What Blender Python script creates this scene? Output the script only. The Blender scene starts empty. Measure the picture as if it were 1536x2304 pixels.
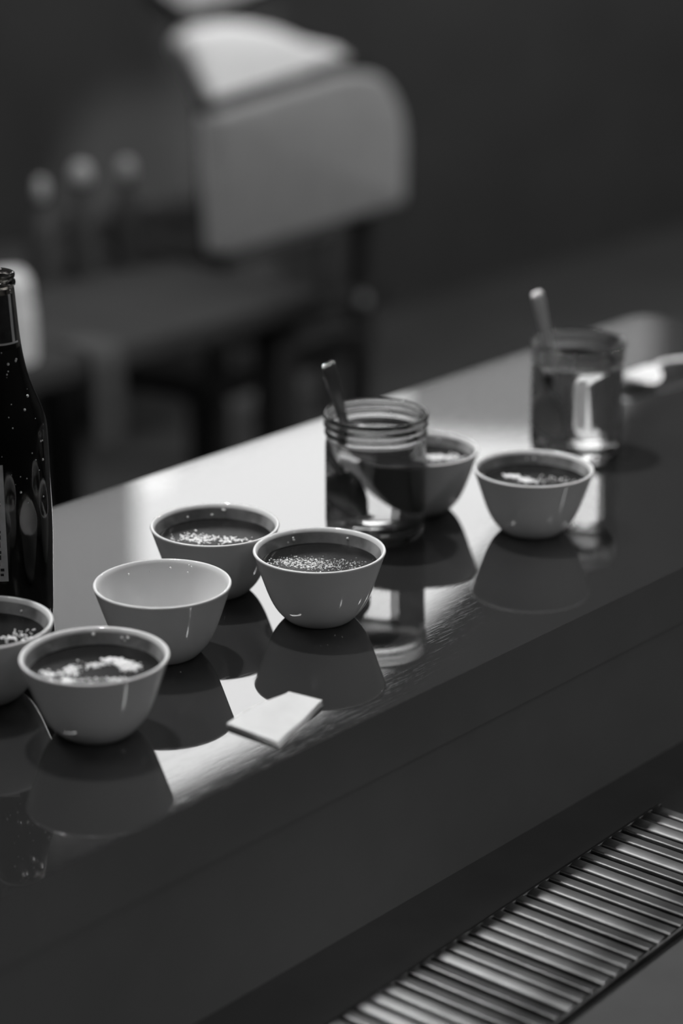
import bpy, bmesh, math, random
from mathutils import Vector, Matrix
random.seed(7)
R = math.radians
S = bpy.context.scene
C = S.collection

# ------------------------------------------------------------------ frame of the counter
AZ = R(41.33)                                   # the counter runs 41 degrees to the right of the view
UX, UY = math.sin(AZ), math.cos(AZ)
NX, NY = -math.cos(AZ), math.sin(AZ)
OX, OY = -0.232, 1.724
ROT = math.pi/2 - AZ                            # local x along the counter, local y across it, away from the camera
CT = 0.95                                       # counter height
def W(u, n, z=0.0): return Vector((OX + u*UX + n*NX, OY + u*UY + n*NY, z))

# ------------------------------------------------------------------ camera
cam = bpy.data.cameras.new('camera'); camo = bpy.data.objects.new('camera', cam); C.objects.link(camo)
camo.location = (0, 0, 1.5525); camo.rotation_euler = (R(90-19.4), 0, 0)
cam.sensor_fit = 'VERTICAL'; cam.sensor_height = 36.0; cam.lens = 5100/2304*36.0
cam.clip_start = 0.05
cam.dof.use_dof = True; cam.dof.focus_distance = 1.565; cam.dof.aperture_fstop = 2.6
S.camera = camo

# ------------------------------------------------------------------ sky, lamps, exposure
S.view_settings.view_transform = 'Standard'; S.view_settings.look = 'None'
S.view_settings.gamma = 1.0; S.view_settings.use_curve_mapping = False
S.view_settings.exposure = 0.0
w = bpy.data.worlds.new('sky'); S.world = w; w.use_nodes = True
# overcast sky: radiance grows from the horizon to the zenith as (1 + 2 sin elevation) / 3
wt = w.node_tree; tc = wt.nodes.new('ShaderNodeTexCoord'); sx = wt.nodes.new('ShaderNodeSeparateXYZ'); mr = wt.nodes.new('ShaderNodeMapRange'); cb = wt.nodes.new('ShaderNodeCombineColor')
mr.inputs[1].default_value = 0; mr.inputs[2].default_value = 1; mr.inputs[3].default_value = 1/3; mr.inputs[4].default_value = 1
wt.links.new(tc.outputs['Generated'], sx.inputs[0]); wt.links.new(sx.outputs['Z'], mr.inputs[0])
for k in range(3): wt.links.new(mr.outputs[0], cb.inputs[k])
wt.links.new(cb.outputs[0], wt.nodes['Background'].inputs[0])
wt.nodes['Background'].inputs[1].default_value = 5.7

def lamp(name, loc, power, radius, kind='POINT', aim=None, size=60, blend=.5):
    l = bpy.data.lights.new(name, kind); l.energy = power; l.shadow_soft_size = radius
    o = bpy.data.objects.new(name, l); C.objects.link(o); o.location = loc
    if kind == 'SPOT':
        l.spot_size = R(size); l.spot_blend = blend
        o.rotation_euler = (Vector(aim) - Vector(loc)).to_track_quat('-Z', 'Y').to_euler()
    return o
lamp('added_key_light', W(0.35, 0.55, 3.1), 220, .05, 'SPOT', W(0.15, -.3, CT), 46, .6)  # unseen light added to brighten rims and paper from above and behind
lamp('chair_fill_light', W(1.6, -.2, 3.4), 330, .05, 'SPOT', W(2.42, 1.98, .90), 11, .4)  # unseen light added to brighten the farther chair back
lamp('board_fill_light', W(2.7, 1.5, 3.5), 190, .05, 'SPOT', W(2.86, 2.57, 1.0), 9, .4)  # unseen light added for the wall board alone
lamp('table_fill_light', W(.9, -.7, 3.3), 190, .05, 'SPOT', W(.86, 1.10, .85), 24, .9)  # unseen light added to lift the canister and table
for u in (-.45, .1, .65): lamp('shelf_fill_light', W(u, -2.5, 2.5), 46, .05, 'SPOT', W(u, -.52, .66), 21, .9)  # unseen lights added to lift the dark counter front and shelf
lamp('jar_fill_light', W(1.7, -1.2, 3.2), 70, .05, 'SPOT', W(.36, -.2, 1.09), 6, .6)  # unseen narrow light added to brighten the farther jar's spoon
tl = bpy.data.lights.new('streak_light', 'AREA'); tl.shape = 'RECTANGLE'; tl.size = 1.3; tl.size_y = .06; tl.energy = 24  # unseen strip light added to draw bright streaks on the bowls
to = bpy.data.objects.new('streak_light', tl); C.objects.link(to); to.location = W(-.75, .95, 3.5); to.rotation_euler = (0, 0, ROT+R(60))
for i, (u, n, p) in enumerate(((-1.6, -1.9, 5), (-.9, -2.3, 5), (.4, -1.9, 5), (1.3, -2.3, 5), (2.5, -1.0, 17), (3.6, .5, 75), (.2, 1.2, 10), (5.0, .2, 70))):
    lamp('ceiling_fill_lamp', W(u, n, 3.3), p, .06)  # those beyond the camera are unseen, added to lift walls and bowl sides
S.cycles.use_denoising = True
S.cycles.max_bounces = 16; S.cycles.transmission_bounces = 14; S.cycles.transparent_max_bounces = 16
S.cycles.caustics_refractive = False
S.cycles.sample_clamp_indirect = 6.0

# ------------------------------------------------------------------ materials
def mat(name, col, rough=.5, spec=.5, metal=0.0, ior=1.5, trans=0.0, coat=0.0):
    m = bpy.data.materials.new(name); m.use_nodes = True
    b = m.node_tree.nodes['Principled BSDF']
    if not isinstance(col, tuple): col = (col, col, col)
    b.inputs['Base Color'].default_value = (*col, 1); b.inputs['Roughness'].default_value = rough
    b.inputs['Metallic'].default_value = metal; b.inputs['IOR'].default_value = ior
    b.inputs['Specular IOR Level'].default_value = spec
    b.inputs['Transmission Weight'].default_value = trans; b.inputs['Coat Weight'].default_value = coat
    return m
def nd(m, t): return m.node_tree.nodes.new(t)
def ln(m, a, b): m.node_tree.links.new(a, b)
def bsdf(m): return m.node_tree.nodes['Principled BSDF']
def mottle(m, lo, hi, scale, detail=4):
    """procedural colour variation between two greys"""
    t = nd(m, 'ShaderNodeTexCoord'); n = nd(m, 'ShaderNodeTexNoise'); r = nd(m, 'ShaderNodeValToRGB')
    n.inputs['Scale'].default_value = scale; n.inputs['Detail'].default_value = detail
    r.color_ramp.elements[0].position = .3; r.color_ramp.elements[1].position = .7
    r.color_ramp.elements[0].color = (lo, lo, lo, 1); r.color_ramp.elements[1].color = (hi, hi, hi, 1)
    ln(m, t.outputs['Object'], n.inputs['Vector']); ln(m, n.outputs['Fac'], r.inputs[0]); ln(m, r.outputs[0], bsdf(m).inputs['Base Color'])
    return m
def bump(m, scale, strength, dist=.001):
    t = nd(m, 'ShaderNodeTexCoord'); n = nd(m, 'ShaderNodeTexNoise'); b = nd(m, 'ShaderNodeBump')
    n.inputs['Scale'].default_value = scale; n.inputs['Detail'].default_value = 5
    b.inputs['Strength'].default_value = strength; b.inputs['Distance'].default_value = dist
    ln(m, t.outputs['Object'], n.inputs['Vector']); ln(m, n.outputs['Fac'], b.inputs['Height']); ln(m, b.outputs['Normal'], bsdf(m).inputs['Normal'])
    return m
M = {}
M['wall'] = bump(mottle(mat('dark_plaster', .09, 1, 0), .08, .10, 3), 60, .2)
M['floor'] = mottle(mat('dark_floor', .10, 1, 0), .09, .11, 2)
M['dark_wood'] = mottle(mat('dark_wood', .06, 1, 0), .055, .065, 8)
M['ceramic'] = mottle(mat('glazed_ceramic', .68, .06, .5), .65, .71, 14)
M['stained'] = mottle(mat('coffee_stained_glaze', .3, .08, .5), .16, .46, 45, 6)
M['drop_glint'] = mat('white_drop_glint', .9, .12, .5, ior=1.9)  # white tone stands for lamp glints in the bowls; bottle drops share it
M['coffee'] = bump(mat('coffee', .012, .05, .12, ior=1.33), 900, .4, .0004)
M['froth'] = mat('coffee_froth', .8, .15, .5)  # pale tone also stands for window sparkle on the bubbles
M['glass'] = mat('clear_glass', 1.0, 0, .5, ior=1.47, trans=1)
M['water'] = mat('water', 1.0, 0, .5, ior=1.33, trans=1)
M['bottle_glass'] = mat('brown_bottle_glass', (.6, .58, .55), .02, .5, ior=1.5, trans=1)
M['beer'] = mat('dark_drink', (.085, .082, .08), .1, .5, ior=1.34, trans=.1)
M['steel'] = bump(mat('spoon_steel', .6, .22, .5, 1), 90, .05)
M['grate_steel'] = bump(mottle(mat('grate_steel', .1, .45, .5, .9), .008, .12, 15, 2), 200, .1)  # mottled tone stands for dappled light along the ribs
M['shelf'] = mottle(mat('dark_shelf', .125, .9, .05), .12, .13, 20)
M['shelf_top'] = mottle(mat('dark_shelf_top', .065, .95, 0), .06, .07, 20)  # darker copy of the shelf tone, offsetting stronger light on its top
M['grate_dark'] = mat('dark_grate_tray', .03, .8, .2)
M['paper'] = bump(mottle(mat('white_paper', .55, .55, .4), .52, .58, 60), 300, .1)
M['pale_fabric'] = bump(mottle(mat('pale_upholstery', .72, .9, .1), .68, .76, 20), 250, .2)
M['bright_fabric'] = bump(mottle(mat('white_upholstery', .85, .9, .1), .82, .88, 20), 250, .2)
M['grey_cloth'] = bump(mottle(mat('grey_cloth', .09, 1, 0), .08, .10, 30), 300, .2)
M['pale_enamel'] = mottle(mat('pale_enamel', .75, .5, .3), .7, .8, 12)
M['cap'] = mat('pale_cap', .5, .5, .4)
M['dark_bottle'] = mat('dark_stoneware', .07, 1, 0)
M['board'] = mottle(mat('pale_board', .8, .9, .1), .77, .83, 10)
M['label_dark'] = mottle(mat('dark_label', .03, .5, .3), .02, .05, 150)
M['label_pale'] = mottle(mat('pale_label', .6, .6, .3), .5, .68, 90)
M['frame'] = mat('dark_window_frame', .05, .8, .2)

def pane_mat():
    m = bpy.data.materials.new('window_glass'); m.use_nodes = True; n = m.node_tree.nodes; n.clear()
    o = nd(m, 'ShaderNodeOutputMaterial'); mx = nd(m, 'ShaderNodeMixShader'); t = nd(m, 'ShaderNodeBsdfTransparent'); g = nd(m, 'ShaderNodeBsdfGlossy')
    g.inputs['Roughness'].default_value = .02; mx.inputs[0].default_value = .05
    ln(m, t.outputs[0], mx.inputs[1]); ln(m, g.outputs[0], mx.inputs[2]); ln(m, mx.outputs[0], o.inputs[0]); return m
M['pane'] = pane_mat()
def sheer_mat():
    m = bpy.data.materials.new('dimming_cloth'); m.use_nodes = True; n = m.node_tree.nodes; n.clear()
    o = nd(m, 'ShaderNodeOutputMaterial'); mx = nd(m, 'ShaderNodeMixShader'); t = nd(m, 'ShaderNodeBsdfTransparent'); g = nd(m, 'ShaderNodeBsdfTranslucent')
    g.inputs['Color'].default_value = (.12, .12, .12, 1); mx.inputs[0].default_value = .8
    ln(m, t.outputs[0], mx.inputs[1]); ln(m, g.outputs[0], mx.inputs[2]); ln(m, mx.outputs[0], o.inputs[0]); return m
M['dimming_sheer'] = sheer_mat()

def counter_mat():
    """black lacquer, worn glossy, with hair scratches in every direction"""
    m = mat('black_lacquer', .02, .13, .5, ior=2.3)
    tc = nd(m, 'ShaderNodeTexCoord'); prev = None
    for k, (ang, sc, lo) in enumerate(((12, 190, .64), (47, 150, .66), (78, 230, .65), (104, 170, .65), (131, 210, .66), (163, 240, .65))):
        mp = nd(m, 'ShaderNodeMapping'); mp.inputs['Rotation'].default_value = (0, 0, R(ang)); mp.inputs['Scale'].default_value = (.22, 6, 1)
        dn = nd(m, 'ShaderNodeTexNoise'); dn.inputs['Scale'].default_value = 4
        n = nd(m, 'ShaderNodeTexNoise'); n.inputs['Scale'].default_value = sc; n.inputs['Detail'].default_value = 3; n.inputs['Distortion'].default_value = .15
        r = nd(m, 'ShaderNodeMapRange'); r.inputs[1].default_value = lo; r.inputs[2].default_value = lo+.08
        ln(m, tc.outputs['Object'], mp.inputs[0]); ln(m, mp.outputs[0], n.inputs['Vector']); ln(m, n.outputs['Fac'], r.inputs[0])
        m.node_tree.nodes.remove(dn)
        if prev is None: prev = r.outputs[0]
        else:
            a = nd(m, 'ShaderNodeMath'); a.operation = 'ADD'; ln(m, prev, a.inputs[0]); ln(m, r.outputs[0], a.inputs[1]); prev = a.outputs[0]
    b = nd(m, 'ShaderNodeBump'); b.inputs['Strength'].default_value = .03; b.inputs['Distance'].default_value = .00005; b.invert = True
    ln(m, prev, b.inputs['Height']); ln(m, b.outputs['Normal'], bsdf(m).inputs['Normal'])
    n = nd(m, 'ShaderNodeTexNoise'); n.inputs['Scale'].default_value = 9; n.inputs['Detail'].default_value = 5
    r = nd(m, 'ShaderNodeMapRange'); r.inputs[1].default_value = .3; r.inputs[2].default_value = .7; r.inputs[3].default_value = .012; r.inputs[4].default_value = .036
    ln(m, tc.outputs['Object'], n.inputs['Vector']); ln(m, n.outputs['Fac'], r.inputs[0])
    ln(m, r.outputs[0], bsdf(m).inputs['Roughness'])
    return m
M['counter'] = counter_mat()

# ------------------------------------------------------------------ mesh helpers
def obj(name, bm, m, parent=None, loc=(0,0,0), rot=(0,0,0), smooth=True, angle=40):
    me = bpy.data.meshes.new(name)
    bmesh.ops.recalc_face_normals(bm, faces=bm.faces[:])
    for f in bm.faces: f.smooth = smooth
    bm.to_mesh(me); bm.free()
    if smooth: me.set_sharp_from_angle(angle=R(angle))
    me.materials.append(m)
    return link(name, me, parent, loc, rot)
def link(name, me, parent=None, loc=(0,0,0), rot=(0,0,0)):
    o = bpy.data.objects.new(name, me); C.objects.link(o); o.location = loc; o.rotation_euler = rot
    if parent: o.parent = parent
    return o
def tag(o, label, cat, group=None):
    o['label'] = label; o['category'] = cat
    if group: o['group'] = group
    return o
def thing(name, loc, label, cat, rotz=0.0, group=None):
    o = bpy.data.objects.new(name, None); C.objects.link(o); o.location = loc; o.rotation_euler = (0, 0, rotz); o.empty_display_size = .05
    return tag(o, label, cat, group)
def structure(o): o['kind'] = 'structure'; return o

def lathe_bm(prof, seg=72, bm=None):
    bm = bm or bmesh.new(); rings = []
    for r, z in prof:
        if r < 1e-6: rings.append([bm.verts.new((0, 0, z))])
        else: rings.append([bm.verts.new((r*math.cos(2*math.pi*i/seg), r*math.sin(2*math.pi*i/seg), z)) for i in range(seg)])
    for a, b in zip(rings, rings[1:]):
        for i in range(seg):
            j = (i+1) % seg
            if len(a) == 1 and len(b) == 1: continue
            if len(a) == 1: bm.faces.new((a[0], b[i], b[j]))
            elif len(b) == 1: bm.faces.new((a[i], a[j], b[0]))
            else: bm.faces.new((a[i], a[j], b[j], b[i]))
    return bm
def smooth_prof(pts, k=6):
    """Catmull-Rom through profile points"""
    out = []; n = len(pts)
    for i in range(n-1):
        p0, p1, p2, p3 = pts[max(i-1,0)], pts[i], pts[i+1], pts[min(i+2,n-1)]
        for s in range(k):
            t = s/k
            out.append(tuple(.5*(2*p1[a] + (p2[a]-p0[a])*t + (2*p0[a]-5*p1[a]+4*p2[a]-p3[a])*t*t + (3*p1[a]-p0[a]-3*p2[a]+p3[a])*t**3) for a in (0, 1)))
    out.append(pts[-1]); return [(max(r, 0), z) for r, z in out]
def box_bm(sx, sy, sz, bev=0.0, c=(0,0,0), bm=None, seg=3):
    bm = bm or bmesh.new()
    g = bmesh.ops.create_cube(bm, size=1, matrix=Matrix.Translation(c) @ Matrix.Diagonal((sx, sy, sz, 1)))
    if bev:
        vs = set(g['verts']); es = [e for e in bm.edges if e.verts[0] in vs and e.verts[1] in vs]
        bmesh.ops.bevel(bm, geom=es, offset=bev, segments=seg, affect='EDGES', profile=.5)
    return bm
def plate_bm(pts, thick, bev=0.0, seg=4):
    """closed outline in x,z extruded along +y by thick"""
    bm = bmesh.new()
    f = bm.faces.new([bm.verts.new((x, 0, z)) for x, z in pts])
    r = bmesh.ops.extrude_face_region(bm, geom=[f])
    vs = [v for v in r['geom'] if isinstance(v, bmesh.types.BMVert)]
    bmesh.ops.translate(bm, verts=vs, vec=(0, thick, 0))
    if bev:
        bmesh.ops.recalc_face_normals(bm, faces=bm.faces[:])
        bmesh.ops.bevel(bm, geom=[e for e in bm.edges if abs(e.verts[0].co.y-e.verts[1].co.y) < 1e-6], offset=bev, segments=seg, affect='EDGES', profile=.5)
    return bm
def round_poly(pts, radii, k=8):
    out = []; n = len(pts)
    for i in range(n):
        p = Vector(pts[i]); a = Vector(pts[i-1]); b = Vector(pts[(i+1) % n]); r = radii[i]
        da = (a-p).normalized(); db = (b-p).normalized()
        if r <= 0: out.append(tuple(p)); continue
        r = min(r, (a-p).length*.49, (b-p).length*.49)
        q0, q1 = p+da*r, p+db*r
        for s in range(k+1):
            t = s/k; out.append(tuple(q0*(1-t)**2 + p*2*t*(1-t) + q1*t*t))
    return out
def tube_bm(path, radii, seg=16, flat=None, bm=None):
    """sweep along a path; flat = (width multiplier, thickness multiplier, normal)"""
    bm = bm or bmesh.new(); rings = []
    for i, p in enumerate(path):
        p = Vector(p); t = (Vector(path[min(i+1, len(path)-1)]) - Vector(path[max(i-1, 0)])).normalized()
        nrm = Vector(flat[i] if flat and isinstance(flat, list) else (flat or (0, 0, 1)))
        s = t.cross(nrm).normalized(); nn = s.cross(t).normalized()
        a, b = radii[i] if isinstance(radii[i], tuple) else (radii[i], radii[i])
        rings.append([bm.verts.new(p + s*a*math.cos(2*math.pi*j/seg) + nn*b*math.sin(2*math.pi*j/seg)) for j in range(seg)])
    for a, b in zip(rings, rings[1:]):
        for i in range(seg):
            j = (i+1) % seg; bm.faces.new((a[i], a[j], b[j], b[i]))
    bm.faces.new(rings[0][::-1]); bm.faces.new(rings[-1])
    return bm

# ------------------------------------------------------------------ room
U0, U1, N0, N1, ZC = -3.6, 6.6, -3.6, 2.6, 3.6
def slab(name, u0, u1, n0, n1, z0, z1, m):
    bm = box_bm(u1-u0, n1-n0, z1-z0, 0, ((u0+u1)/2, (n0+n1)/2, (z0+z1)/2))
    return structure(obj(name, bm, m, None, (OX, OY, 0), (0, 0, ROT), smooth=False))
slab('floor', U0-.2, U1+.2, N0-.2, N1+.2, -.1, 0, M['floor'])
slab('ceiling', U0-.2, U1+.2, N0-.2, N1+.2, ZC, ZC+.1, M['wall'])
slab('wall_left', U0-.2, U0, N0, N1, 0, ZC, M['wall'])
slab('wall_right', U1, U1+.2, N0, N1, 0, ZC, M['wall'])
slab('wall_front', U0-.2, U1+.2, N0-.2, N0, 0, ZC, M['wall'])
# wall with the high half-arched window that the counter mirrors
TOP = [(2.05, 3.02), (2.45, 3.11), (2.70, 3.14), (3.10, 3.12), (3.60, 3.05), (3.95, 2.92), (4.2, 2.80), (4.45, 2.70), (4.65, 2.60), (4.85, 2.50), (5.05, 2.41)]
SILL = 2.11
def ring_bm(inner, outer, y0, y1):
    """flat ring between two outlines with the same number of points, with depth"""
    bm = bmesh.new(); n = len(inner)
    a = [[bm.verts.new((x, y, z)) for x, z in o] for y in (y0, y1) for o in (inner, outer)]
    for i in range(n):
        j = (i+1) % n
        bm.faces.new((a[0][i], a[0][j], a[1][j], a[1][i])); bm.faces.new((a[2][i], a[3][i], a[3][j], a[2][j]))
        bm.faces.new((a[0][i], a[2][i], a[2][j], a[0][j])); bm.faces.new((a[1][i], a[1][j], a[3][j], a[3][i]))
    return bm
hole = TOP + [(5.05, SILL), (2.05, SILL)]
outer = [(U0-.2, ZC)] + [(x, ZC) for x, z in TOP[1:-1]] + [(U1+.2, ZC), (U1+.2, 0), (U0-.2, 0)]
structure(obj('wall_back', ring_bm(hole, outer, N1, N1+.14), M['wall'], None, (OX, OY, 0), (0, 0, ROT), smooth=False))
cx, cz = 3.4, 2.6
def inset(pts, d): return [(x + (d if x < cx else -d)*min(1, abs(x-cx)/.3), z + (d if z < 2.3 else -d)) for x, z in pts]
win = structure(obj('window_1', ring_bm(inset(hole, .035), hole, N1+.04, N1+.10), M['frame'], None, (OX, OY, 0), (0, 0, ROT), smooth=False))
obj('pane', plate_bm([(x, z) for x, z in inset(hole, .02)], .006), M['pane'], win, (0, N1+.06, 0), smooth=False)
def sheer_bm(u0, u1, z0, z1f, k=40):  # unseen sheers added to dim parts of the window's reflection
    bm = bmesh.new(); lo = []; hi = []
    for i in range(k+1):
        x = u0 + (u1-u0)*i/k; y = .012*math.sin(i*1.25)
        lo.append(bm.verts.new((x, y, z0))); hi.append(bm.verts.new((x, y, z1f(x))))
    for i in range(k): bm.faces.new((lo[i], lo[i+1], hi[i+1], hi[i]))
    return bm
obj('dimming_sheer', sheer_bm(2.0, 2.50, SILL-.03, lambda x: 3.2), M['dimming_sheer'], win, (0, N1-.03, 0))['label'] = 'unseen grey sheer added to dim the left of the window'
obj('lower_dimming_sheer', sheer_bm(3.55, 5.1, SILL-.03, lambda x: 2.25+.16*min(1, max(0, (x-3.55)/.6)), 90), M['dimming_sheer'], win, (0, N1-.03, 0))['label'] = 'unseen half height sheer added to dim the lower right of the window'
pl = bpy.data.lights.new('window_portal', 'AREA'); pl.shape = 'RECTANGLE'; pl.size = 3.1; pl.size_y = 1.15; pl.cycles.is_portal = True
po = bpy.data.objects.new('window_portal', pl); C.objects.link(po); po.location = W(3.55, N1+.16, 2.63); po.rotation_euler = (R(90), 0, ROT+math.pi)
po.rotation_euler = (Vector((-NX, -NY, 0))).to_track_quat('-Z', 'Y').to_euler()

# ------------------------------------------------------------------ counter
ct = thing('bar_counter', W(0, 0, 0), 'long black glossy bar counter with scratched lacquer top', 'counter', ROT)
pts = round_poly([(-1.7, 0), (.835, 0), (.835, -.457), (-1.7, -.457)], [.0, .03, .03, 0], 6)
bm = bmesh.new(); f = bm.faces.new([bm.verts.new((x, y, CT-.045)) for x, y in pts])
r = bmesh.ops.extrude_face_region(bm, geom=[f]); bmesh.ops.translate(bm, verts=[v for v in r['geom'] if isinstance(v, bmesh.types.BMVert)], vec=(0, 0, .045))
bmesh.ops.recalc_face_normals(bm, faces=bm.faces[:])
bmesh.ops.bevel(bm, geom=[e for e in bm.edges if abs(e.verts[0].co.z-e.verts[1].co.z) < 1e-6 and min(e.verts[0].co.y, e.verts[1].co.y) > -.4], offset=.003, segments=3, affect='EDGES', profile=.5)
top = obj('countertop', bm, M['counter'], ct, smooth=False)
top.data.materials.append(M['shelf'])
for p in top.data.polygons:                                       # the cut edge is unpolished wood
    if p.normal.z < .9: p.material_index = 1
obj('counter_body', box_bm(2.45, .415, CT-.045, .002, (-.44, -.2465, (CT-.045)/2)), M['shelf'], ct, smooth=False)
SH = .80
obj('lower_shelf', box_bm(2.45, .36, .03, .004, (-.44, -.60, SH-.015)), M['shelf_top'], ct, smooth=False)
for x in (-1.6, -.44, .74): obj('shelf_bracket', box_bm(.03, .34, .05, .003, (x, -.59, SH-.055)), M['dark_wood'], ct, smooth=False)

# ------------------------------------------------------------------ cupping bowls
RIM = .0468
OUT = [(0, .0012), (.0185, .0012), (.0205, 0), (.0228, .0006), (.0265, .0038), (.0315, .0100), (.0358, .0185), (.0398, .0295), (.0434, .0405), (.0462, .0490)]
LIP = [(.0467, .0503), (.0463, .0512), (.0452, .0514), (.0443, .0508)]
INN = [(.0433, .0485), (.0407, .0400), (.0371, .0295), (.0328, .0190), (.0278, .0115), (.0205, .0062), (.012, .0046), (0, .0042)]
bowl_me = {}; coffee_me = None
def drop_glint_bm(n=7):
    bm = bmesh.new(); bmesh.ops.create_icosphere(bm, subdivisions=2, radius=1); return bm
drop_glint_me = bpy.data.meshes.new('drop_glint'); _b = drop_glint_bm()
for f in _b.faces: f.smooth = True
_b.to_mesh(drop_glint_me); _b.free(); drop_glint_me.materials.append(M['drop_glint'])
def inner_r(z):
    for (r0, z0), (r1, z1) in zip(INN, INN[1:]):
        if z1 <= z <= z0: return r1 + (r0-r1)*(z-z1)/(z0-z1)
    return .04
def froth_bm(rnd, patches, level):
    """bubbles and floating crumbs in patches (angle to the camera side, radius, spread, count, size)"""
    bm = bmesh.new()
    for (ax, ay, sx, sy, cnt, s0, s1) in patches:
        for _ in range(cnt):
            x = rnd.gauss(ax, sx); y = rnd.gauss(ay, sy); s = rnd.uniform(s0, s1)
            if math.hypot(x, y) > .0402 - s: continue
            m = Matrix.Translation((x, y, level)) @ Matrix.Rotation(rnd.uniform(0, 6.28), 4, 'Z') @ Matrix.Diagonal((s*rnd.uniform(.7, 1.8), s*rnd.uniform(.6, 1.1), s*rnd.uniform(.3, .8), 1))
            bmesh.ops.create_icosphere(bm, subdivisions=1, radius=1, matrix=m)
    return bm
def bowl(u, n, label, coffee=True, level=.0408, froth=None, glints=4, seed=1, rot=0.0):
    global bowl_me, coffee_me
    rnd = random.Random(seed)
    t = thing('cupping_bowl', W(u, n, CT), label, 'bowl', 0, 'coffee cupping bowls on the counter')
    if coffee not in bowl_me:
        o = obj('ceramic_shell', lathe_bm(smooth_prof(OUT, 4) + LIP + smooth_prof(INN, 4), 96), M['ceramic'], t, angle=80); bowl_me[coffee] = o.data
        if coffee:                                          # the inside wall is stained by the coffee
            o.data.materials.append(M['stained'])
            for p in o.data.polygons:
                c = p.center
                if c.z < .0488 and p.normal.x*c.x + p.normal.y*c.y < 0: p.material_index = 1
    else: link('ceramic_shell', bowl_me[coffee], t)
    if coffee:
        if coffee_me is None:
            rr = inner_r(level)+.0003
            o = obj('coffee', lathe_bm([(0, level-.004), (rr-.0022, level-.004), (rr, level+.0003), (rr-.0012, level), (0, level)], 64), M['coffee'], t, angle=60); coffee_me = o.data
            o['label'] = 'black coffee filling the bowl'
        else:
            o = link('coffee', coffee_me, t); o['label'] = 'black coffee filling the bowl'
        if froth:
            f = obj('froth', froth_bm(rnd, froth, level), M['froth'], t, angle=60); f['kind'] = 'stuff'; f['label'] = 'pale bubbles and crumbs floating on the coffee'
    for k in range(glints):                                  # white beads stand for lamp glints on the far inner wall
        a = R(90 + rnd.uniform(-38, 38)); z = rnd.uniform(.0435, .0485); r = inner_r(z)
        s = rnd.uniform(.0006, .0011)
        d = link('drop_glint', drop_glint_me, t, (r*math.cos(a), r*math.sin(a), z)); d.scale = (s, s, s)
    return t
bowl(-.2790, -.2450, 'bowl of black coffee cut off by the left edge, beside the dark bottle', froth=[(.020, -.003, .006, .003, 40, .0005, .0012), (.026, .006, .004, .004, 30, .0005, .001)], seed=3)
bowl(-.2676, -.3399, 'front-most bowl of black coffee with curved streaks of pale froth, nearest the camera', froth=[(.009, .017, .003, .0015, 110, .0004, .0013), (.016, .012, .003, .002, 130, .0004, .0013), (.022, .004, .003, .003, 120, .0004, .0013), (.002, .010, .004, .0015, 70, .0003, .0009), (-.003, .006, .003, .002, 50, .0003, .0009), (-.014, .000, .0025, .004, 90, .0005, .0012), (-.026, -.006, .004, .003, 40, .0008, .0016), (-.012, -.016, .007, .002, 40, .0008, .0016), (.012, -.014, .010, .0015, 60, .0004, .001)], seed=5)
bowl(-.1529, -.2830, 'empty pale grey bowl without coffee, in front of the other bowls\' middle', coffee=False, seed=8, glints=6)
bowl(-.0459, -.2277, 'bowl of coffee with frothy near edge, behind the empty bowl and left of the jar', froth=[(-.010, -.002, .008, .005, 150, .0004, .0013), (.012, -.005, .008, .004, 90, .0005, .0014), (-.018, .003, .006, .004, 40, .0004, .001)], seed=11)
bowl(-.0352, -.3193, 'sharply focused bowl of coffee directly in front of the nearer glass jar', froth=[(-.012, .001, .010, .006, 330, .0002, .0008), (.002, -.007, .011, .005, 190, .0002, .0007), (.016, .002, .008, .004, 70, .0002, .0005), (-.026, .004, .006, .004, 60, .0002, .0006)], seed=13)
bowl(.2102, -.3224, 'blurred bowl of coffee on the right, in front of the farther glass jar', froth=[(-.015, .009, .003, .002, 60, .0008, .0018), (-.004, .000, .003, .003, 70, .0008, .002), (.013, .002, .009, .004, 60, .0003, .0008)], seed=17)
bowl(.1914, -.2241, 'blurred bowl of coffee mostly hidden behind the nearer glass jar', froth=[(.018, .006, .010, .004, 160, .0006, .0016)], seed=19)

# ------------------------------------------------------------------ glass jars with water
JO = [(0, .004), (.026, .0035), (.031, .001), (.0345, .0), (.0372, .002), (.0386, .006), (.0390, .012), (.0390, .068), (.0389, .0735), (.0382, .0775), (.0378, .0800), (.0386, .0812), (.0395, .0820), (.0397, .0830), (.0393, .0842), (.0390, .0856), (.0391, .0868), (.0399, .0878), (.0403, .0890), (.0399, .0902), (.0393, .0914), (.0393, .0926), (.0400, .0936), (.0405, .0948), (.0405, .0964), (.0399, .0977), (.0390, .0981), (.0378, .0975)]
JI = [(.0370, .0962), (.0364, .090), (.0362, .083), (.0362, .078), (.0368, .073), (.0369, .066), (.0368, .014), (.0360, .010), (.033, .0075), (.020, .0075), (0, .0085)]
jar_me = water_me = None
def jar(u, n, label, rz):
    global jar_me, water_me
    t = thing('glass_jar', W(u, n, CT), label, 'jar', rz, 'glass jars of water holding spoons')
    if jar_me is None:
        o = obj('jar_glass', lathe_bm(JO + JI, 96), M['glass'], t, angle=75); jar_me = o.data
        wl = .0790
        w_ = obj('water', lathe_bm([(0, .0083), (.020, .0073), (.0332, .0073), (.0362, .0098), (.0371, .014), (.0372, .066), (.0371, .073), (.0365, .078), (.0364, wl+.0006), (.0356, wl+.0002), (.0345, wl), (0, wl)], 96), M['water'], t, angle=60); water_me = w_.data
    else:
        link('jar_glass', jar_me, t); w_ = link('water', water_me, t)
    w_['label'] = 'clear water filling the jar to its shoulder'
    return t
jar(.1249, -.2343, 'threaded glass jar of water with a dark spoon, in the middle of the counter', 0)
jar(.3991, -.2272, 'blurred threaded glass jar of water with a bright spoon, farthest right', .8)
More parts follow.
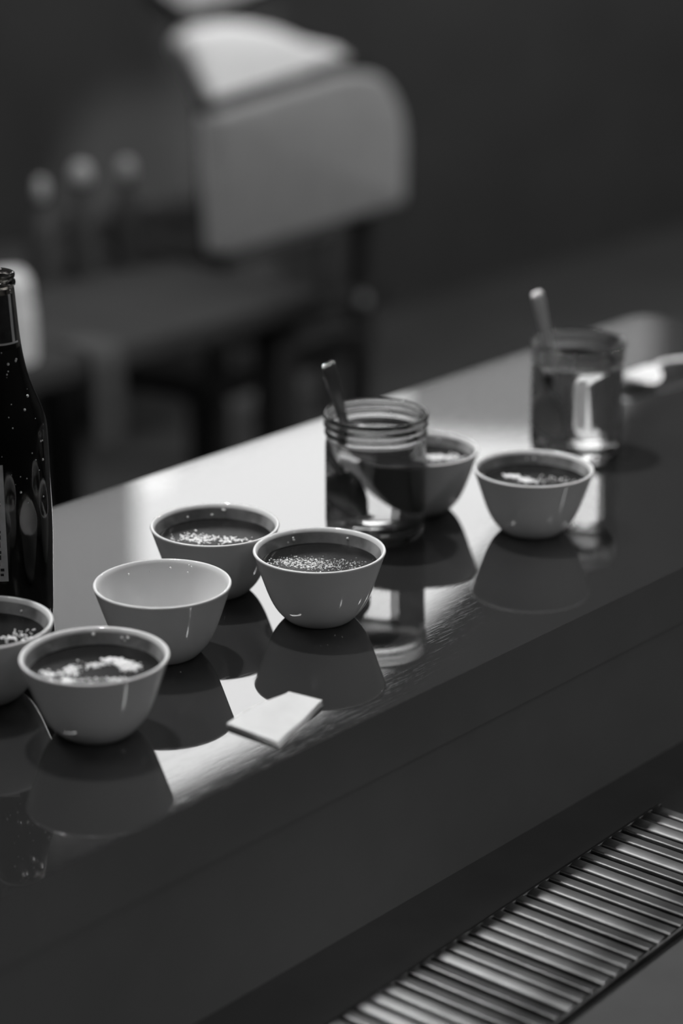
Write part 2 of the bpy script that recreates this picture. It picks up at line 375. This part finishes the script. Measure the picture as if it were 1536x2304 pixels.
M['lit_steel'] = bump(mat('lit_spoon_steel', .9, .45, .5, .7), 90, .05)  # brighter copy of the spoon steel, standing for stronger light on it
def jar_spoon(u, n, label, tip, rim, rz, m='steel'):
    t = thing('teaspoon', W(u, n, CT), label, 'spoon', rz, 'spoons standing in the jars')
    tip = Vector(tip); rim = Vector(rim); d = (rim-tip).normalized(); L = (.0105 - tip.z)/d.z
    end = tip + d*L
    face = Vector((.62, -.78, .1))
    path = []; rad = []
    for s, w_, th_, off in ((-.0012, .0040, .0006, .0018), (0, .0058, .0011, .0012), (.003, .0068, .0012, .0003), (.010, .0070, .0012, 0), (.022, .0064, .0012, 0), (.040, .0050, .0012, 0), (.060, .0036, .0014, 0), (.075, .0028, .0015, 0), (L-.036, .0028, .0015, 0)):
        path.append(tip + d*s - face*off); rad.append((w_, th_))
    obj('handle', tube_bm(path, rad, 20, face), M[m], t, angle=70)
    b = path[-1]; bp = []; br = []
    for k in range(11):
        q = k/10; bp.append(b + d*.036*q + face*(-.004*math.sin(math.pi*q))); br.append((max(.0028, .0125*math.sin(math.pi*(.12+.82*q))**.7), .0012))
    obj('spoon_bowl', tube_bm(bp, br, 20, face), M[m], t, angle=70)
    return t
jar_spoon(.1249, -.2343, 'dark steel spoon standing in the nearer glass jar', (-.0365, .020, .1300), (-.0285, .0215, .0985), 0)
jar_spoon(.3991, -.2272, 'bright steel spoon standing in the farther glass jar', (-.0345, .0195, .1345), (-.0262, .0205, .0985), .0, 'lit_steel')

# ------------------------------------------------------------------ dark bottle
bt = thing('glass_bottle', W(-.1802, -.1554, CT), 'dark wet glass bottle with labels, cut off by the left edge of the frame', 'bottle')
BO = [(0, .006), (.022, .004), (.027, .0005), (.0298, .002), (.0310, .006), (.0315, .016), (.0322, .040), (.0332, .068), (.0331, .092), (.0327, .125), (.0324, .138), (.0315, .147), (.0283, .1575), (.0221, .174), (.0186, .1895), (.0166, .206), (.0154, .224), (.0146, .236), (.0143, .2395)]
BF = [(.0143, .2405), (.0154, .2412), (.0156, .2425), (.0153, .2440), (.0142, .2446), (.0141, .2456), (.0150, .2462), (.0154, .2476), (.0152, .2490), (.0141, .2498), (.0124, .2496)]
BI = [(.0112, .2485), (.0112, .2385), (.0122, .224), (.0134, .206), (.0154, .189), (.0188, .174), (.0248, .1575), (.0282, .147), (.0296, .138), (.0300, .125), (.0304, .092), (.0303, .014), (.028, .009), (.018, .010), (0, .013)]
obj('bottle_glass', lathe_bm(smooth_prof(BO, 3) + BF + BI, 96), M['bottle_glass'], bt, angle=60)
BL = [(0, .0128), (.018, .0098), (.0282, .0088), (.0305, .014), (.0306, .092), (.0302, .125), (.0298, .138), (.0284, .147), (.0250, .1575), (.0190, .174), (.0156, .189), (.0138, .202), (0, .202)]
d_ = obj('drink', lathe_bm(BL, 64), M['beer'], bt, angle=60); d_['label'] = 'dark drink filling the bottle to its neck'
def wrap_bm(prof, a0, a1, th=.0003, seg=24):
    bm = bmesh.new(); rows = []
    for r, z in prof:
        rows.append([[bm.verts.new(((r+e)*math.cos(a0+(a1-a0)*i/seg), (r+e)*math.sin(a0+(a1-a0)*i/seg), z)) for i in range(seg+1)] for e in (0, th)])
    for p, q in zip(rows, rows[1:]):
        for i in range(seg):
            for k in (0, 1): bm.faces.new((p[k][i], p[k][i+1], q[k][i+1], q[k][i]))
        for i in (0, seg): bm.faces.new((p[0][i], p[1][i], q[1][i], q[0][i]))
    for row in (rows[0], rows[-1]):
        for i in range(seg): bm.faces.new((row[0][i], row[0][i+1], row[1][i+1], row[1][i]))
    return bm
def prof_r(z, e=.00015):
    for (r0, z0), (r1, z1) in zip(BO, BO[1:]):
        if z0 <= z <= z1 and z1 > z0: return r0 + (r1-r0)*(z-z0)/(z1-z0) + e
    return .0126
def band(z0, z1, k=8): return [(prof_r(z0+(z1-z0)*i/k), z0+(z1-z0)*i/k) for i in range(k+1)]
obj('neck_label', wrap_bm(band(.203, .2365), R(-200), R(-22)), M['label_dark'], bt)['label'] = 'dark paper neck label with a pale border'
for z0, z1, a0, a1 in ((.203, .2042, -200, -22), (.2042, .2365, -40, -32)):
    bm = wrap_bm([(r+.0003, z) for r, z in band(z0, z1, 4)], R(a0), R(a1), .0002)
    obj('neck_label_border', bm, M['label_pale'], bt)
for k, z in enumerate((.2255, .2225, .2195, .2165, .2135)):      # small pale print in the middle of the neck label
    bm = wrap_bm([(r+.0003, z_) for r, z_ in band(z, z+.0018, 2)], R(-98-6*(k % 2)), R(-70-5*(k % 3)), .0002, 6)
    obj('neck_label_print', bm, M['label_pale'], bt)
obj('body_label', wrap_bm(band(.040, .124), R(-172), R(-80)), M['label_pale'], bt)['label'] = 'pale paper label on the bottle body'
rnd = random.Random(21)
z = .044
while z < .118:                                                # fine upright print along the label's edge, too small to read
    h = rnd.uniform(.0012, .005); a0 = rnd.uniform(-92, -88)
    obj('body_label_print', wrap_bm([(r+.0003, z_) for r, z_ in band(z, z+h, 2)], R(a0), R(a0+rnd.uniform(2, 5)), .0002, 4), M['label_dark'], bt)
    z += h + rnd.uniform(.0006, .003)
rnd = random.Random(4)
for k in range(46):
    z = rnd.uniform(.09, .200); a = R(rnd.uniform(-105, -20)); r = prof_r(z, 0); s = rnd.uniform(.0003, .0011)
    d = link('drop_glint', drop_glint_me, bt, (r*math.cos(a), r*math.sin(a), z)); d.scale = (s*.9, s*.9, s)

# ------------------------------------------------------------------ folded paper
pp = thing('folded_paper', W(-.1790, -.4140, CT), 'small folded white paper lying on the counter in front of the bowls', 'paper', ROT)
def sheet_bm(dz, sp, th=.0003, nx=14, ny=8):
    """one layer of the folded sheet: its right part lifts into a soft curve"""
    A = Vector((-.0322, .0155)); B = Vector((.0284, .0180)); D = Vector((.0323, -.0076)); E = Vector((-.0315, -.0278))
    bm = bmesh.new(); g = []
    for k in (0, 1):
        rows = []; o_ = Vector((-.0012, -.0022))*max(0, (.0025-dz)/.0020)
        for j in range(ny+1):
            row = []
            for i in range(nx+1):
                s = i/nx; t = j/ny
                p = ((E+o_)*(1-s)+(D+o_*.6)*s)*(1-t) + (A*(1-s)+B*s)*t
                z = dz + k*th + sp*(s**2)*.5 + .0022*math.sin(math.pi*min(1, s*1.1))*t + .0006*math.sin(s*9)*(1-t)
                row.append(bm.verts.new((p.x, p.y, z)))
            rows.append(row)
        g.append(rows)
    for j in range(ny):
        for i in range(nx):
            for k in (0, 1): bm.faces.new((g[k][j][i], g[k][j][i+1], g[k][j+1][i+1], g[k][j+1][i]))
    for j in range(ny):
        for i in (0, nx): bm.faces.new((g[0][j][i], g[1][j][i], g[1][j+1][i], g[0][j+1][i]))
    for i in range(nx):
        for j in (0, ny): bm.faces.new((g[0][j][i], g[0][j][i+1], g[1][j][i+1], g[1][j][i]))
    return bm
for k, (dz, sp) in enumerate(((.0005, .0), (.0014, .0008), (.0025, .0018))):
    obj('paper_layer', sheet_bm(dz, sp), M['paper'], pp, angle=60)

# ------------------------------------------------------------------ spoon lying beyond the farther jar
ls = thing('cupping_spoon', W(.6124, -.1505, CT), 'blurred shiny spoon lying on the counter behind the farther jar', 'spoon', ROT)
bp = []; br = []
for k in range(13):
    q = k/12; bp.append((-.028+.050*q, .0, .0105 - .006*math.sin(math.pi*q))); br.append((max(.003, .021*math.sin(math.pi*(.08+.86*q))**.65), .0016))
obj('spoon_bowl', tube_bm(bp, br, 24, (0, 0, 1)), M['lit_steel'], ls, angle=70)
obj('handle', tube_bm([(.020, 0, .0105), (.035, -.003, .014), (.055, -.008, .013), (.085, -.016, .008), (.115, -.024, .004), (.125, -.027, .0035)], [(.004, .0018), (.0035, .0018), (.004, .0016), (.0055, .0014), (.0075, .0014), (.006, .0012)], 20, (0, 0, 1)), M['lit_steel'], ls, angle=70)

# ------------------------------------------------------------------ slatted drip grate
GW, P = .1020, .01310
gr = thing('drip_grate', W(.1230, -.5085, SH+.0003), 'slatted metal drip grate on the dark lower shelf, bottom right', 'grate', ROT + R(2.2) )
NS = 40
obj('tray', box_bm(NS*P+.004, GW+.006, .0022, .0008, (-NS*P/2, -GW/2, .0011)), M['grate_dark'], gr, smooth=False)
slat_me = None
rnd = random.Random(9)
for k in range(NS):
    if slat_me is None:
        bm = bmesh.new(); prof = []
        for i in range(13):
            a = math.pi*i/12; prof.append((.0054*math.copysign(abs(math.cos(a))**.55, math.cos(a)), .0030*math.sin(a)**.55))
        prof = [(.0054, -.001)] + prof + [(-.0054, -.001)]
        ra = [bm.verts.new((x, .0005, z)) for x, z in prof]; rb = [bm.verts.new((x, -GW-.0005, z)) for x, z in prof]
        for i in range(len(prof)):
            j = (i+1) % len(prof); bm.faces.new((ra[i], ra[j], rb[j], rb[i]))
        bm.faces.new(ra); bm.faces.new(rb[::-1])
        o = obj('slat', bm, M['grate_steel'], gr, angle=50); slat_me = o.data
    else: o = link('slat', slat_me, gr)
    o.location = (-(k+.5)*P, 0, .0030); o.rotation_euler = (0, R(rnd.uniform(-12, 12)), R(rnd.uniform(-.3, .3)))
for y in (.0015, -GW-.0015):
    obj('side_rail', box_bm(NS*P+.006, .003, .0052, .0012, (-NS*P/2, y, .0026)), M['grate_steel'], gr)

# ------------------------------------------------------------------ background: table, chairs, things on them
tb = thing('side_table', W(.77, 1.31, 0), 'dark table standing in the dim room behind the counter', 'table', ROT)
obj('tabletop', box_bm(1.34, .62, .04, .006, (0, 0, .68)), M['dark_wood'], tb)
for sx in (-.62, .62):
    for sy in (-.26, .26): obj('leg', box_bm(.05, .05, .66, .005, (sx, sy, .33)), M['dark_wood'], tb)
cn = thing('canister', W(.853, 1.052, .70), 'pale blurred canister on the dark table behind the bottle', 'canister')
obj('body', lathe_bm(smooth_prof([(0, 0), (.030, 0), (.033, .003), (.034, .02), (.033, .07), (.030, .085)], 3) + [(.0, .086)], 40), M['pale_enamel'], cn)
obj('lid', lathe_bm([(0, .086), (.029, .086), (.031, .088), (.031, .098), (.028, .118), (.020, .128), (0, .130)], 40), M['pale_enamel'], cn)
cl = obj('hanging_cloth', None or box_bm(.001, .001, .001), M['grey_cloth']) if False else None
def cloth_bm():
    bm = bmesh.new(); path = [(.07, .0), (.02, .002), (-.003, .001), (-.007, -.006), (-.0085, -.03), (-.009, -.08), (-.0075, -.14)]
    g = []
    for k in (0, .003):
        rows = []
        for (y, z) in path:
            rows.append([bm.verts.new((-.03+.06*i/10, y - (k if z < -.001 else 0) - (.003*math.sin(i*1.3) if z < -.02 else 0), z + (k if z >= -.001 else 0))) for i in range(11)])
        g.append(rows)
    n = len(path)
    for j in range(n-1):
        for i in range(10):
            for k in (0, 1): bm.faces.new((g[k][j][i], g[k][j][i+1], g[k][j+1][i+1], g[k][j+1][i]))
        for i in (0, 10): bm.faces.new((g[0][j][i], g[1][j][i], g[1][j+1][i], g[0][j+1][i]))
    for i in range(10):
        for j in (0, n-1): bm.faces.new((g[0][j][i], g[0][j][i+1], g[1][j][i+1], g[1][j][i]))
    return bm
cl = obj('hanging_cloth', cloth_bm(), M['grey_cloth'], None, W(.975, 1.0, .701), (0, 0, ROT)); tag(cl, 'dim grey cloth hanging over the front edge of the dark table', 'cloth')
for u, n, h, s, lab in ((1.262, 1.35, .150, 1.0, 'small dim bottle with a pale round cap, left of the two brightest on the table'), (1.362, 1.352, .142, .85, 'small dim bottle with a pale round cap, right one, nearest the pale chair'), (1.186, 1.36, .135, .6, 'faintest small bottle with a cap, farthest left on the dark table')):
    b = thing('condiment_bottle', W(u, n, .70), lab, 'bottle', 0, 'small capped bottles on the dark table')
    obj('body', lathe_bm(smooth_prof([(0, 0), (.022, 0), (.025, .004), (.025, h*.6), (.014, h*.8), (.009*s+.002, h*.9), (.009*s+.002, h)], 3) + [(0, h)], 32), M['dark_bottle'], b)
    obj('cap', lathe_bm(smooth_prof([(0, h), (.012*s, h), (.0165*s, h+.008), (.0165*s, h+.022), (.010*s, h+.032), (0, h+.034)], 3), 32), M['cap'], b)

CHA = ROT + R(41.33-35.61)
def chair(loc, label, outline, fabric, thick, bev, trim=True):
    t = thing('dining_chair', loc, label, 'chair', CHA, 'pale backed chairs beyond the counter')
    obj('backrest', plate_bm(outline, thick, bev, 4), M[fabric], t, angle=60)
    obj('seat', box_bm(.50, .44, .05, .015, (.267, .27, .45)), M['dark_wood'], t)
    for x in (.05, .48):
        obj('rear_leg', box_bm(.035, .03, .80, .004, (x, thick+.017, .40)), M['dark_wood'], t)
        obj('front_leg', box_bm(.035, .035, .43, .004, (x, .46, .215)), M['dark_wood'], t)
    return t
o1 = round_poly([(0, .70), (.534, .70), (.537, .86), (.47, .945), (.37, .962), (-.016, .938)], [.015, .02, .10, .08, .12, .015], 8)
c1 = chair((-.1905, 3.6924, 0), 'nearer pale chair with a wide grey backrest, rounded at its upper right', o1, 'pale_fabric', .05, .012)
obj('top_trim', tube_bm([(-.012, .03, .945), (.1, .03, .953), (.25, .03, .962), (.36, .03, .971), (.44, .03, .963)], [.012]*5, 12, (0, 1, 0)), M['dark_wood'], c1)['label'] = 'dark rolled trim along the top of the backrest'
bm = bmesh.new(); bmesh.ops.create_uvsphere(bm, u_segments=16, v_segments=10, radius=.014, matrix=Matrix.Translation((.395, .0, .545)) @ Matrix.Diagonal((1, .6, 1, 1)))
obj('cross_bar', box_bm(.44, .02, .03, .004, (.265, .018, .545)), M['dark_wood'], c1)
obj('bolt_cap', bm, M['cap'], c1)
o2 = round_poly([(.06, .70), (.40, .70), (.445, .815), (.475, .835), (.425, .862), (.308, .888), (.229, .920), (.095, .952), (-.05, .953), (-.105, .930)], [.01, .01, .02, .03, .05, .06, .06, .05, .03, .03], 6)
c2 = chair((-.2538, 4.6689, 0), 'farther pale chair with a bright white backrest, behind the grey one', o2, 'bright_fabric', .05, .012)
bd = obj('wall_board', plate_bm(round_poly([(0, .905), (.035, .885), (.17, .897), (.40, .94), (.40, 1.25), (-.08, 1.25), (-.08, .95)], [.01, .02, .02, .02, .02, .02, .02], 5), .02, .004), M['board'], None, W(2.70, 2.575, 0), (0, 0, ROT))
tag(bd, 'pale blurred board on the back wall, cut off by the top edge', 'board')
